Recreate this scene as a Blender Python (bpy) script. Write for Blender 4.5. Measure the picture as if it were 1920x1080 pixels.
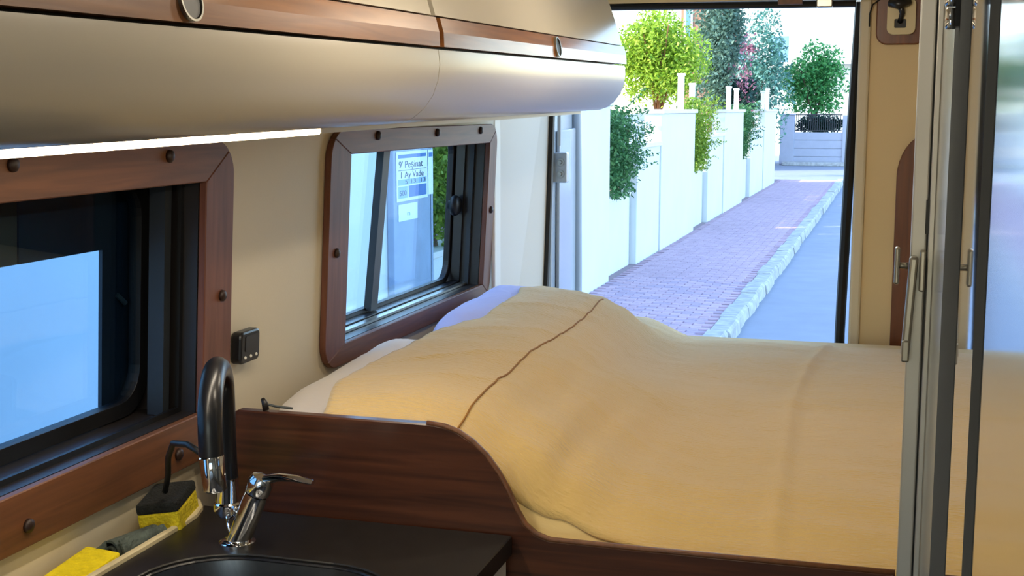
import bpy, bmesh, math, random
from mathutils import Vector, Matrix, noise
from mathutils.geometry import tessellate_polygon
random.seed(7)
for o in list(bpy.data.objects): bpy.data.objects.remove(o, do_unlink=True)
scn = bpy.context.scene
C = scn.collection
# ------------------------------------------------------------------ camera, sky, sun, exposure
# heights below are measured from eye level; everything is lifted by LIFT at the end so that the road is z = 0
LIFT = 2.10
F = 2400.0
yh = Vector((723, 335, 2400)).normalized()
zh = Vector((0, 2400, -335)).normalized()
xh = yh.cross(zh) * -1
if xh.x < 0: xh = -xh
cam = bpy.data.cameras.new('camera'); camo = bpy.data.objects.new('camera', cam); C.objects.link(camo)
cam.sensor_width = 36; cam.lens = 36 * F / 1920; cam.clip_start = .02; cam.clip_end = 400
camo.matrix_world = Matrix(((xh.x, xh.y, -xh.z, 0), (yh.x, yh.y, -yh.z, 0), (zh.x, zh.y, -zh.z, 0), (0, 0, 0, 1)))
scn.camera = camo
scn.view_settings.view_transform = 'Standard'; scn.view_settings.look = 'None'
scn.view_settings.gamma = 1; scn.view_settings.use_curve_mapping = False
scn.view_settings.exposure = 0.0
SUN_DIR = Vector((.80, .42, -.55)).normalized()          # the way the sunlight travels
w = bpy.data.worlds.new('sky'); scn.world = w; w.use_nodes = True
nt = w.node_tree; nt.nodes.clear()
sky = nt.nodes.new('ShaderNodeTexSky'); sky.sky_type = 'NISHITA'; sky.sun_disc = False
sky.sun_elevation = math.asin(-SUN_DIR.z); sky.sun_rotation = math.atan2(-SUN_DIR.x, -SUN_DIR.y)
sky.air_density = 1.0; sky.dust_density = .8; sky.ozone_density = 2.5
bg = nt.nodes.new('ShaderNodeBackground'); bg.inputs[1].default_value = 1.05
out = nt.nodes.new('ShaderNodeOutputWorld')
nt.links.new(sky.outputs[0], bg.inputs[0]); nt.links.new(bg.outputs[0], out.inputs[0])
sl = bpy.data.lights.new('sun', 'SUN'); sl.energy = 6.5; sl.angle = .01; sl.color = (1, .93, .78)
slo = bpy.data.objects.new('sun', sl); C.objects.link(slo)
slo.rotation_euler = SUN_DIR.to_track_quat('-Z', 'Y').to_euler(); slo.location = (-20, -10, 20)

# ------------------------------------------------------------------ materials
def lin(c):
    if isinstance(c, str): c = tuple(int(c[i:i+2], 16) for i in (0, 2, 4))
    return tuple(((v/255)/12.92 if v/255 <= .04045 else ((v/255+.055)/1.055)**2.4) for v in c)
MATS = {}
def pm(name, col, rough=.5, metal=0, var=.0, vscale=6, stretch=(1,1,1), bump=0, bscale=60, coat=0, sheen=0, trans=0, spec=.5, emit=None, estr=0):
    m = bpy.data.materials.new(name); m.use_nodes = True; n = m.node_tree; p = n.nodes['Principled BSDF']
    c = lin(col); p.inputs['Base Color'].default_value = (*c, 1)
    p.inputs['Roughness'].default_value = rough; p.inputs['Metallic'].default_value = metal
    p.inputs['Specular IOR Level'].default_value = spec
    p.inputs['Coat Weight'].default_value = coat; p.inputs['Coat Roughness'].default_value = .08
    p.inputs['Sheen Weight'].default_value = sheen
    if emit: p.inputs['Emission Color'].default_value = (*lin(emit), 1); p.inputs['Emission Strength'].default_value = estr
    if var or bump:
        tc = n.nodes.new('ShaderNodeTexCoord'); mp = n.nodes.new('ShaderNodeMapping'); mp.inputs['Scale'].default_value = stretch
        n.links.new(tc.outputs['Object'], mp.inputs[0])
    if var:
        t = n.nodes.new('ShaderNodeTexNoise'); t.inputs['Scale'].default_value = vscale; t.inputs['Detail'].default_value = 6
        n.links.new(mp.outputs[0], t.inputs[0])
        r = n.nodes.new('ShaderNodeValToRGB'); r.color_ramp.elements[0].position = .3; r.color_ramp.elements[1].position = .72
        r.color_ramp.elements[0].color = (*[max(0, v*(1-var)) for v in c], 1); r.color_ramp.elements[1].color = (*[min(1, v*(1+var)) for v in c], 1)
        n.links.new(t.outputs[0], r.inputs[0]); n.links.new(r.outputs[0], p.inputs['Base Color'])
    if bump:
        t2 = n.nodes.new('ShaderNodeTexNoise'); t2.inputs['Scale'].default_value = bscale; t2.inputs['Detail'].default_value = 4
        n.links.new(mp.outputs[0], t2.inputs[0])
        b = n.nodes.new('ShaderNodeBump'); b.inputs['Strength'].default_value = bump; b.inputs['Distance'].default_value = .004
        n.links.new(t2.outputs[0], b.inputs['Height']); n.links.new(b.outputs[0], p.inputs['Normal'])
    MATS[name] = m
    return m
def glass(name, tint, refl=1.0):
    m = bpy.data.materials.new(name); m.use_nodes = True; n = m.node_tree; n.nodes.clear()
    o = n.nodes.new('ShaderNodeOutputMaterial'); mx = n.nodes.new('ShaderNodeMixShader')
    lw = n.nodes.new('ShaderNodeLayerWeight'); lw.inputs[0].default_value = .5
    pw = n.nodes.new('ShaderNodeMath'); pw.operation = 'POWER'; pw.inputs[1].default_value = 5; n.links.new(lw.outputs['Facing'], pw.inputs[0])
    fr = n.nodes.new('ShaderNodeMath'); fr.operation = 'MULTIPLY_ADD'; fr.inputs[1].default_value = .96; fr.inputs[2].default_value = .04; n.links.new(pw.outputs[0], fr.inputs[0])
    t = n.nodes.new('ShaderNodeBsdfTransparent'); t.inputs[0].default_value = (*tint, 1)
    g = n.nodes.new('ShaderNodeBsdfGlossy'); g.inputs['Roughness'].default_value = 0
    n.links.new(fr.outputs[0], mx.inputs[0]); n.links.new(t.outputs[0], mx.inputs[1]); n.links.new(g.outputs[0], mx.inputs[2]); n.links.new(mx.outputs[0], o.inputs[0])
    MATS[name] = m; return m
def leafmat(name, c1, c2, c3=None, transl=.35):
    m = bpy.data.materials.new(name); m.use_nodes = True; n = m.node_tree; p = n.nodes['Principled BSDF']; o = n.nodes['Material Output']
    g = n.nodes.new('ShaderNodeNewGeometry'); r = n.nodes.new('ShaderNodeValToRGB')
    r.color_ramp.elements[0].color = (*lin(c1), 1); r.color_ramp.elements[1].color = (*lin(c2), 1)
    if c3: e = r.color_ramp.elements.new(.5); e.color = (*lin(c3), 1)
    n.links.new(g.outputs['Random Per Island'], r.inputs[0]); n.links.new(r.outputs[0], p.inputs['Base Color'])
    p.inputs['Roughness'].default_value = .6
    t = n.nodes.new('ShaderNodeBsdfTranslucent'); n.links.new(r.outputs[0], t.inputs[0])
    mx = n.nodes.new('ShaderNodeMixShader'); mx.inputs[0].default_value = transl
    n.links.new(p.outputs[0], mx.inputs[1]); n.links.new(t.outputs[0], mx.inputs[2]); n.links.new(mx.outputs[0], o.inputs[0])
    MATS[name] = m; return m
def wood(name, c1, c2, axis, rough=.35, scale=9, coat=.15):
    m = bpy.data.materials.new(name); m.use_nodes = True; n = m.node_tree; p = n.nodes['Principled BSDF']
    tc = n.nodes.new('ShaderNodeTexCoord'); mp = n.nodes.new('ShaderNodeMapping')
    s = [scale*9]*3; s[axis] = scale*.5; mp.inputs['Scale'].default_value = s
    n.links.new(tc.outputs['Object'], mp.inputs[0])
    t = n.nodes.new('ShaderNodeTexNoise'); t.inputs['Scale'].default_value = 1; t.inputs['Detail'].default_value = 8; t.inputs['Distortion'].default_value = .6
    n.links.new(mp.outputs[0], t.inputs[0])
    r = n.nodes.new('ShaderNodeValToRGB'); r.color_ramp.elements[0].position = .32; r.color_ramp.elements[1].position = .7
    r.color_ramp.elements[0].color = (*lin(c1), 1); r.color_ramp.elements[1].color = (*lin(c2), 1)
    n.links.new(t.outputs[0], r.inputs[0]); n.links.new(r.outputs[0], p.inputs['Base Color'])
    p.inputs['Roughness'].default_value = rough; p.inputs['Coat Weight'].default_value = coat; p.inputs['Coat Roughness'].default_value = .15
    b = n.nodes.new('ShaderNodeBump'); b.inputs['Strength'].default_value = .08; b.inputs['Distance'].default_value = .002
    n.links.new(t.outputs[0], b.inputs['Height']); n.links.new(b.outputs[0], p.inputs['Normal'])
    MATS[name] = m; return m
def clothmat(name, col, col2, sheen=.3, transl=0, bump=.5, sc=1.0):
    m = bpy.data.materials.new(name); m.use_nodes = True; n = m.node_tree; p = n.nodes['Principled BSDF']; o = n.nodes['Material Output']
    tc = n.nodes.new('ShaderNodeTexCoord')
    t = n.nodes.new('ShaderNodeTexNoise'); t.inputs['Scale'].default_value = 2.2; t.inputs['Detail'].default_value = 3; n.links.new(tc.outputs['Object'], t.inputs[0])
    r = n.nodes.new('ShaderNodeValToRGB'); r.color_ramp.elements[0].position = .35; r.color_ramp.elements[1].position = .65
    r.color_ramp.elements[0].color = (*lin(col), 1); r.color_ramp.elements[1].color = (*lin(col2), 1)
    n.links.new(t.outputs[0], r.inputs[0]); n.links.new(r.outputs[0], p.inputs['Base Color'])
    p.inputs['Roughness'].default_value = .9; p.inputs['Sheen Weight'].default_value = sheen; p.inputs['Specular IOR Level'].default_value = .15
    mp = n.nodes.new('ShaderNodeMapping'); mp.inputs['Scale'].default_value = (60*sc, 240*sc, 60*sc); n.links.new(tc.outputs['Object'], mp.inputs[0])
    t2 = n.nodes.new('ShaderNodeTexNoise'); t2.inputs['Scale'].default_value = 1; t2.inputs['Detail'].default_value = 4; n.links.new(mp.outputs[0], t2.inputs[0])
    b = n.nodes.new('ShaderNodeBump'); b.inputs['Strength'].default_value = bump; b.inputs['Distance'].default_value = .004
    n.links.new(t2.outputs[0], b.inputs['Height']); n.links.new(b.outputs[0], p.inputs['Normal'])
    MATS[name] = m; return m

pm('cream_wall', 'd3c7ad', .55, var=.03, vscale=3, bump=.05, bscale=300)
pm('tan_panel', 'dcc598', .55, var=.03, vscale=3)
pm('cream_laminate', 'cdc5b4', .28, var=.02, vscale=2, coat=.1)
pm('white_plastic', 'e4dfd4', .4)
pm('body_paint', 'a4acb2', .25, coat=.5)
pm('black_rubber', '0c0d10', .45)
pm('black_plastic', '14151a', .3)
pm('dark_plastic', '231f1e', .4)
pm('brown_screw', '2a1710', .5)
pm('chrome', 'e4e6ea', .06, metal=1)
pm('steel', '8d8f92', .28, metal=1, var=.08, vscale=40, stretch=(1, 20, 1))
pm('aluminium', 'b9b9b4', .4, metal=.5)
pm('satin_nickel', '9a9890', .3, metal=.9)
pm('grey_gasket', '54585a', .9, spec=.0)
pm('mirror_gloss', 'dfe2e4', .02, metal=.95)
pm('frosted_gloss', 'cfd4d4', .10, metal=.85)
pm('alu_gloss', 'd0d0ca', .12, metal=.85)
pm('black_counter', '1b1917', .38, var=.2, vscale=30)
pm('cream_edge', 'd8c9a0', .45)
pm('sponge_yellow', 'd8c21c', .9, var=.15, vscale=90, bump=.9, bscale=240)
pm('sponge_yellow_b', 'f0d910', .9, var=.1, vscale=90, bump=.8, bscale=240)
pm('scour_pad', '181a17', .95, var=.4, vscale=160, bump=1, bscale=300)
pm('grey_scourer', '56605a', .9, var=.4, vscale=60, bump=1, bscale=200)
pm('led_strip', 'ffffff', .4, emit='ffe9c4', estr=9)
pm('led_off', 'cfcabd', .4)
pm('lamp_glow', 'ffffff', .4, emit='ffd9a0', estr=12)
pm('floor_vinyl', '5a5048', .5, var=.2, vscale=8)
pm('seam_thread', '9a6a2c', .9)
pm('band_brown', '5e4630', .8)
pm('dark_grey', '20262c', .5)
wood('wood_frame', '5c381f', '784a2a', 1, rough=.5, coat=0)
wood('wood_frame_upright', '5c3424', '744632', 2, rough=.5, coat=0)
wood('wood_rail', '7a4a26', '9a6436', 1, rough=.32, coat=.2)
wood('wood_bed', '34190e', '5a311d', 0, rough=.32)
wood('wood_door', '5a2f18', '74401f', 2)
clothmat('blanket_cloth', 'd8b874', 'debf84', sheen=.5, bump=.9)
clothmat('sheet_white', 'e6dfd8', 'eee8e4', sheen=.2, bump=.2)
clothmat('pillow_lavender', 'b9bdf0', 'c8caf4', sheen=.2, bump=.2)
clothmat('mattress_ticking', 'd8bf86', 'ddc794', sheen=.2, bump=.2)
glass('window_glass', (.80, .91, .96))
glass('window_glass_tinted', (.60, .77, .91))
# outdoors
pm('white_render', 'cdd4d2', .85, var=.03, vscale=2, bump=.15, bscale=40)
pm('white_cap', 'd2d2cc', .8, var=.03)
pm('paver_a', 'b29aa6', .85, var=.12, vscale=7)
pm('paver_b', 'a896a6', .85, var=.12, vscale=7)
pm('paver_c', 'baa2ae', .85, var=.12, vscale=7)
pm('paver_joint', '8d7c80', .95)
pm('kerb_stone', 'a6aaa8', .85, var=.3, vscale=9, bump=.4, bscale=14)
pm('asphalt', '858e9a', .9, var=.06, vscale=3, bump=.3, bscale=80)
pm('soil', '6b5a46', .95, var=.2)
pm('far_wall', 'a4aab8', .85, var=.04)
pm('railing_dark', '1c2028', .5)
pm('bark', '8a5c3c', .9, var=.2, vscale=20)
pm('bark_dark', '5c4a3e', .9, var=.2, vscale=20)
pm('house_white', 'ccd6d4', .85, var=.03)
pm('house_brown', '9a7058', .85)
pm('house_glass', '5f86a8', .1)
pm('cabinet_blue', '7f95ad', .5, var=.12, vscale=5)
pm('poster_paper', 'dfe9ea', .7)
pm('poster_blue', '3f6fa8', .7)
pm('poster_pale_blue', '8fb4d0', .7)
pm('poster_ink', '2a3c50', .7)
pm('fence_post', 'e6e4e0', .6)
leafmat('leaf_yellow', '567e1c', 'c6d858', '9cbe38', .40)
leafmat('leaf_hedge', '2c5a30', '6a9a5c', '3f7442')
leafmat('leaf_hedge_sun_tint', '5c7c20', 'a8c048', '74942c')  # hedge leaves again, with sunlight put into the colours
leafmat('leaf_grey', '4a6a58', '7a9a84', '58786a')
leafmat('leaf_pink', '96687a', 'c0808e', 'a4707e')
leafmat('leaf_blue', '3a6a5c', '78a898', '54887c')
leafmat('leaf_green', '2f7040', '78c070', '4c9a54')
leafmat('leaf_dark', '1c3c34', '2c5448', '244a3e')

# ------------------------------------------------------------------ mesh helpers
BASE = {}
class MB:
    def __init__(s): s.v = []; s.f = []
    def add(s, vs, fs):
        k = len(s.v); s.v += [tuple(p) for p in vs]; s.f += [tuple(i+k for i in f) for f in fs]; return s
    def hexa(s, p):   # 8 points: bottom 4 ccw, top 4 ccw
        return s.add(p, [(3,2,1,0),(4,5,6,7),(0,1,5,4),(1,2,6,5),(2,3,7,6),(3,0,4,7)])
    def box(s, x0, x1, y0, y1, z0, z1):
        return s.hexa([(x0,y0,z0),(x1,y0,z0),(x1,y1,z0),(x0,y1,z0),(x0,y0,z1),(x1,y0,z1),(x1,y1,z1),(x0,y1,z1)])
    def obox(s, c, sx, sy, sz, rot):
        c = Vector(c); p = []
        for z in (-1, 1):
            for x, y in ((-1,-1),(1,-1),(1,1),(-1,1)):
                p.append(c + rot @ Vector((x*sx/2, y*sy/2, z*sz/2)))
        return s.hexa(p)
    def prism(s, poly, fn, d0, d1, holes=()):   # poly in 2D, fn(a, b, d) -> 3D
        loops = [list(poly)] + [list(h) for h in holes]
        pts = [p for l in loops for p in l]; n = len(pts)
        tris = tessellate_polygon([[Vector((a, b, 0)) for a, b in l] for l in loops])
        vs = [fn(a, b, d0) for a, b in pts] + [fn(a, b, d1) for a, b in pts]; fs = []
        if len(loops) == 1:
            fs += [tuple(range(n)), tuple(range(2*n-1, n-1, -1))]
        else:
            for t in tris: fs += [tuple(t), tuple(i+n for i in reversed(t))]
        k = 0
        for l in loops:
            m = len(l)
            for i in range(m): j = (i+1) % m; fs.append((k+i, k+j, k+j+n, k+i+n))
            k += m
        return s.add(vs, fs)
    def tube(s, path, r, seg=10, cap=True):
        P = [Vector(p) for p in path]; n = len(P); R = r if isinstance(r, (list, tuple)) else [r]*n
        vs = []; fs = []; prev = None
        for i in range(n):
            t = (P[min(i+1, n-1)] - P[max(i-1, 0)]).normalized()
            if prev is None:
                a = Vector((0,0,1)) if abs(t.z) < .9 else Vector((1,0,0)); u = t.cross(a).normalized()
            else: u = (prev - t*prev.dot(t)).normalized()
            prev = u; q = t.cross(u)
            for k in range(seg): an = 2*math.pi*k/seg; vs.append(P[i] + (u*math.cos(an) + q*math.sin(an))*R[i])
        for i in range(n-1):
            for k in range(seg): k2 = (k+1) % seg; fs.append((i*seg+k, i*seg+k2, (i+1)*seg+k2, (i+1)*seg+k))
        if cap: fs += [tuple(range(seg-1, -1, -1)), tuple(range((n-1)*seg, n*seg))]
        return s.add(vs, fs)
    def grid(s, nu, nv, fn):
        vs = [fn(i/(nu-1), j/(nv-1)) for i in range(nu) for j in range(nv)]
        fs = [(i*nv+j, (i+1)*nv+j, (i+1)*nv+j+1, i*nv+j+1) for i in range(nu-1) for j in range(nv-1)]
        return s.add(vs, fs)
    def build(s, name, mat, parent=None, base=None, smooth=False, bev=0, seg=2, auto=None, recalc=True):
        if parent is not None: base = BASE[parent.name]
        if base is None:
            xs = [p[0] for p in s.v]; ys = [p[1] for p in s.v]; zs = [p[2] for p in s.v]
            base = ((min(xs)+max(xs))/2, (min(ys)+max(ys))/2, min(zs))
        me = bpy.data.meshes.new(name); me.from_pydata([(p[0]-base[0], p[1]-base[1], p[2]-base[2]) for p in s.v], [], s.f)
        if recalc:
            bm = bmesh.new(); bm.from_mesh(me); bmesh.ops.recalc_face_normals(bm, faces=bm.faces); bm.to_mesh(me); bm.free()
        me.materials.append(MATS[mat]); o = bpy.data.objects.new(name, me); C.objects.link(o)
        if parent is not None: o.parent = parent
        else: o.location = base
        BASE[o.name] = base
        if smooth: me.shade_smooth()
        if bev:
            b = o.modifiers.new('bevel', 'BEVEL'); b.width = bev; b.segments = seg; b.limit_method = 'ANGLE'; b.angle_limit = .6
        if auto: me.set_sharp_from_angle(angle=auto)
        return o
def tag(o, label, cat=None, group=None, kind=None):
    o['label'] = label
    if cat: o['category'] = cat
    if group: o['group'] = group
    if kind: o['kind'] = kind
    return o
def thing(name, label, cat, base, group=None, kind=None):
    o = bpy.data.objects.new(name, None); C.objects.link(o); o.location = base; o.empty_display_size = .1; BASE[o.name] = tuple(base)
    return tag(o, label, cat, group, kind)
def lathe(path_r, origin, axis, seg=20):   # list of (r, h) along axis
    mb = MB(); o = Vector(origin); ax = Vector(axis).normalized()
    e = Vector((0, 0, 1)) if abs(ax.z) < .9 else Vector((1, 0, 0)); u = ax.cross(e).normalized(); q = ax.cross(u); vs = []; n = len(path_r)
    for r_, h in path_r:
        for k in range(seg): an = 2*math.pi*k/seg; vs.append(o + ax*h + (u*math.cos(an)+q*math.sin(an))*max(r_, .0002))
    fs = [(i*seg+k, i*seg+(k+1) % seg, (i+1)*seg+(k+1) % seg, (i+1)*seg+k) for i in range(n-1) for k in range(seg)] + [tuple(range(seg-1, -1, -1)), tuple(range((n-1)*seg, n*seg))]
    return mb.add(vs, fs)
def rrect(a0, a1, b0, b1, r, n=6):
    pts = []
    for cx, cy, st in ((a1-r, b1-r, 0), (a0+r, b1-r, 90), (a0+r, b0+r, 180), (a1-r, b0+r, 270)):
        for k in range(n+1): an = math.radians(st + 90*k/n); pts.append((cx+r*math.cos(an), cy+r*math.sin(an)))
    return pts
def WX(z): return -.97 + .057*z
def W(y, z, d): return (WX(z)+d, y, z)              # on the sloping left wall, d into the room

# ------------------------------------------------------------------ van shell
FZ = -1.52; CZ = .33; RY = 3.40; FRONT = -1.5
tag(MB().box(-1.10, .92, FRONT, RY, FZ-.06, FZ).build('floor', 'floor_vinyl'), 'dark vinyl floor of the camper van', kind='structure')
tag(MB().box(-1.02, .84, FRONT, RY+.02, CZ, CZ+.06).build('ceiling', 'cream_wall'), 'cream ceiling panel of the van', kind='structure')
# left wall with two window openings
W1 = dict(o=(.75, 1.75, -.525, -.045), i=(.83, 1.668, -.452, -.105))
W2 = dict(o=(2.10, 3.095, -.478, -.036), i=(2.19, 3.035, -.437, -.082))
def rect(a): return [(a[0], a[2]), (a[1], a[2]), (a[1], a[3]), (a[0], a[3])]
mb = MB(); h1 = (W1['i'][0]-.004, W1['i'][1]+.004, W1['i'][2]-.004, W1['i'][3]+.004); h2 = (W2['i'][0]-.004, W2['i'][1]+.004, W2['i'][2]-.004, W2['i'][3]+.004)
mb.prism([(FRONT, FZ), (1.93, FZ), (1.93, CZ), (FRONT, CZ)], W, -.13, 0, [rect(h1)[::-1]])
mb.prism([(1.93, FZ), (3.13, FZ), (3.13, CZ), (1.93, CZ)], W, -.092, 0, [rect(h2)[::-1]])
tag(mb.build('wall_left', 'cream_wall'), 'cream wall panel holding the two brown framed windows', kind='structure')
# rear corner pillar
mb = MB(); z0, z1 = FZ, CZ
mb.hexa([(WX(z0), 3.131, z0), (-.945, RY, z0), (-1.06, RY, z0), (-1.12, 3.131, z0), (WX(z1), 3.131, z1), (-.885, RY, z1), (-1.04, RY, z1), (-1.05, 3.131, z1)])
wr = mb.build('wall_pillar', 'white_plastic'); wr.name = 'wall_rear_corner'; BASE['wall_rear_corner'] = BASE.get('wall_pillar'); tag(wr, 'pale corner post panel between window and open rear door', kind='structure')
lathe([(.0001, 0), (.006, 0), (.006, .002), (.0001, .003)], (-.951, 3.24, -.06), (1, -.25, 0), 12).build('screw', 'grey_gasket', wr)
tag(MB().box(WX(-.2)+.001, WX(-.2)+.012, 3.098, 3.15, -.60, .0).build('trim_1', 'white_plastic', bev=.004), 'white cover strip between window frame and corner post', kind='structure')
# header above the rear opening + seals
hd = MB().box(-1.02, .80, RY-.03, RY+.05, .275, CZ+.001).build('wall_rear_header', 'tan_panel'); tag(hd, 'tan header panel above the rear door opening', kind='structure')
MB().tube([(-.90, RY-.02, .268), (-.11, RY-.02, .262)], .009, 8).build('door_seal', 'black_rubber', hd)
MB().tube([(-.935, RY-.01, FZ+.02), (-.918, RY-.01, -.57), (-.905, RY-.01, -.2), (-.892, RY-.01, .26)], .010, 8).build('door_seal', 'black_rubber', wr)
MB().box(-.205, -.165, RY-.06, RY-.03, .252, .275).build('striker_plate', 'satin_nickel', hd, bev=.003)
MB().box(-.30, -.24, RY-.05, RY-.03, .262, .275).build('catch_plate', 'wood_frame', hd)
# right wall behind wardrobe and bed, with sliding door opening behind the camera
mb = MB(); mb.prism([(FRONT, FZ), (RY, FZ), (RY, CZ), (FRONT, CZ)], lambda a, b, d: (.78+d, a, b), 0, .08)
wf = MB().prism([(-1.1, FZ), (.86, FZ), (.86, CZ), (-1.1, CZ)], lambda a, b, d: (a, FRONT+d, b), -.06, -.001, [[(-.8, -.02), (.6, -.02), (.6, -.62), (-.8, -.62)]]).build('wall_front', 'cream_wall'); tag(wf, 'cream front bulkhead of the van with windscreen opening', kind='structure')
tag(mb.build('wall_right', 'cream_wall'), 'cream wall panel behind the tall wardrobe', kind='structure')

# ------------------------------------------------------------------ windows
def window(name, label, wd, screws, deep):
    a0, a1, b0, b1 = wd['o']; i0, i1, j0, j1 = wd['i']
    t = thing(name, label, None, W((a0+a1)/2, b0, 0), kind='structure')
    r = .055; n = 5; T = .013
    arc = lambda cx, cy, s, e: [(cx+r*math.cos(math.radians(s+(e-s)*k/n)), cy+r*math.sin(math.radians(s+(e-s)*k/n))) for k in range(n+1)]
    TR = (a1-r, b1-r); TL = (a0+r, b1-r); BL = (a0+r, b0+r); BR = (a1-r, b0+r)
    sides = {'top_rail': arc(*TR, 45, 90) + arc(*TL, 90, 135) + [(i0, j1), (i1, j1)],
             'stile_l': arc(*TL, 135, 180) + arc(*BL, 180, 225) + [(i0, j0), (i0, j1)],
             'bottom_rail': arc(*BL, 225, 270) + arc(*BR, 270, 315) + [(i1, j0), (i0, j0)],
             'stile_r': arc(*BR, 315, 360) + arc(*TR, 0, 45) + [(i1, j1), (i1, j0)]}
    rails = {}
    for k, poly in sides.items():
        nm = 'stile' if 'stile' in k else k
        rails[k] = MB().prism(poly, W, .0005, T).build(nm, 'wood_frame_upright' if nm == 'stile' else 'wood_frame', t, bev=.0015, seg=1)
    for (sy, sz, k) in screws:
        p = W(sy, sz, T); lathe([(.0001, .0), (.009, .0), (.0085, .004), (.005, .0065), (.0001, .007)], p, (1, 0, -.057), 12).build('screw_cap', 'brown_screw', rails[k], smooth=True)
    # lining of the wall opening
    mb = MB(); e = .004
    mb.prism([(i0-e, j0-e), (i1+e, j0-e), (i1+e, j1+e), (i0-e, j1+e)], W, -deep, -.0005, [[(i0, j1), (i1, j1), (i1, j0), (i0, j0)]])
    mb.build('reveal_lining', 'dark_plastic', t)
    return t
w1 = window('window_1', 'near camper window, brown frame cut off by the picture edge', W1,
            [(1.235, -.062, 'top_rail'), (1.565, -.064, 'top_rail'), (1.718, -.28, 'stile_r'), (1.60, -.498, 'bottom_rail'), (1.26, -.497, 'bottom_rail')], .125)
w2 = window('window_2', 'brown framed camper window above the pillows', W2,
            [(2.31, -.050, 'top_rail'), (2.645, -.050, 'top_rail'), (2.95, -.050, 'top_rail'), (2.135, -.26, 'stile_l'), (3.066, -.25, 'stile_r')], .0915)
def rr_frame(t, name, mat, a0, a1, b0, b1, r, wdt, d0, d1, nn=6):
    o = rrect(a0, a1, b0, b1, r, nn); i = rrect(a0+wdt, a1-wdt, b0+wdt, b1-wdt, max(r-wdt*.5, .01), nn)
    return MB().prism(o, W, d0, d1, [i[::-1]]).build(name, mat, t, bev=.003, seg=1)
# window 1 : outer pane in rubber, brown upper band and dark side band added behind it
i0, i1, j0, j1 = W1['i']
MB().prism(rect((i0, i1, j0, j1)), W, -.030, -.024, [[(i0+.008, j1-.004), (i1-.008, j1-.004), (i1-.008, j0+.008), (i0+.008, j0+.008)]]).build('inner_lip', 'black_rubber', w1)
rr_frame(w1, 'gasket', 'black_rubber', i0+.002, i1-.002, j0+.002, j1+.02, .06, .022, -.100, -.080)
MB().prism(rect((i0+.02, i1-.02, j0+.02, j1)), W, -.092, -.088).build('pane', 'window_glass_tinted', w1)
MB().prism([(i0, -.200), (1.40, -.200), (1.40, j1), (i0, j1)], W, -.112, -.108).build('upper_band', 'band_brown', w1)
MB().prism([(1.401, -.200), (1.585, -.200), (1.585, j0), (i1, j0), (i1, j1), (1.401, j1)], W, -.112, -.106).build('side_band', 'dark_grey', w1)
MB().tube([W(1.62, -.27, -.105), W(1.635, -.285, -.10)], .004, 8).build('band_clip', 'satin_nickel', w1)
MB().prism([(i1-.035, j0+.001), (i1-.018, j0+.001), (i1-.018, j1-.001), (i1-.035, j1-.001)], W, -.060, -.034).build('guide_rail', 'dark_grey', w1)
# window 2 : sliding pane, meeting rail, knob, bottom track
i0, i1, j0, j1 = W2['i']
rr_frame(w2, 'gasket', 'black_rubber', i0-.03, i1-.003, j0+.002, j1+.03, .05, .016, -.090, -.074)
MB().prism(rect((i0, i1-.015, j0+.012, j1)), W, -.083, -.079).build('pane', 'window_glass', w2)
MB().prism([(2.49, j0+.012), (2.525, j0+.012), (2.565, j1-.001), (2.53, j1-.001)], W, -.0785, -.062).build('meeting_rail', 'dark_grey', w2)
MB().prism(rect((i0+.001, i1-.001, j0+.001, j0+.009)), W, -.072, -.048).build('bottom_track', 'black_plastic', w2)
MB().prism(rect((i0+.001, i1-.001, j0+.001, j0+.006)), W, -.045, -.028).build('track_lip', 'satin_nickel', w2)
MB().prism(rect((i1-.010, i1-.001, j0+.010, j1-.001)), W, -.070, -.048).build('side_channel', 'black_plastic', w2)
MB().prism(rect((i1-.010, i1-.001, j0+.001, j1-.001)), W, -.035, -.024).build('channel_lip', 'dark_grey', w2)
k = lathe([(.0001, 0), (.012, 0), (.012, .008), (.024, .010), (.026, .018), (.022, .026), (.0001, .028)], W(2.995, -.235, -.074), (1, 0, -.05), 20).build('latch_knob', 'black_rubber', w2, smooth=True)

# ------------------------------------------------------------------ rear doors
d1 = thing('door_1', 'closed rear door leaf with tan lining and brown window board', None, (.3, RY, FZ), kind='structure')
DY = RY-.005
MB().box(-.095, .775, DY, DY+.05, FZ+.02, .272).build('door_lining', 'tan_panel', d1, bev=.008)
MB().box(-.100, -.072, DY-.012, DY+.03, FZ+.02, .272).build('edge_moulding', 'cream_wall', d1, bev=.006)
MB().tube([(-.108, DY+.01, FZ+.05), (-.122, DY+.01, -.58), (-.112, DY+.01, -.1), (-.100, DY+.01, .268)], .013, 8).build('door_seal', 'black_rubber', d1)
poly = [(.004, -.75), (.62, -.75), (.62, -.06), (.10, -.06)] + [(.09-.086*math.sin(math.radians(a)), -.17+.115*math.cos(math.radians(a))) for a in range(0, 91, 10)]
MB().prism(poly, lambda a, b, d: (a, DY-d, b), 0, .010).build('window_board', 'wood_door', d1, bev=.003)
lp = MB().prism(rrect(-.060, .062, .160, .300, .028), lambda a, b, d: (a, DY-d, b), 0, .012).build('latch_plate', 'wood_door', d1, bev=.003)
lk = MB().prism(rrect(-.034, .034, .184, .272, .016), lambda a, b, d: (a, DY-.0125-d, b), 0, .012, [rrect(-.016, .012, .200, .222, .003, 2)[::-1]]).build('lock_housing', 'cream_edge', d1, bev=.003)
MB().box(-.016, .012, DY-.016, DY-.013, .200, .222).build('lock_hole', 'black_rubber', d1)
MB().tube([(-.004, DY-.020, .214), (.002, DY-.034, .235), (-.006, DY-.036, .262)], [.006, .007, .010], 8).build('lock_lever', 'black_plastic', d1, smooth=True)
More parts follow.
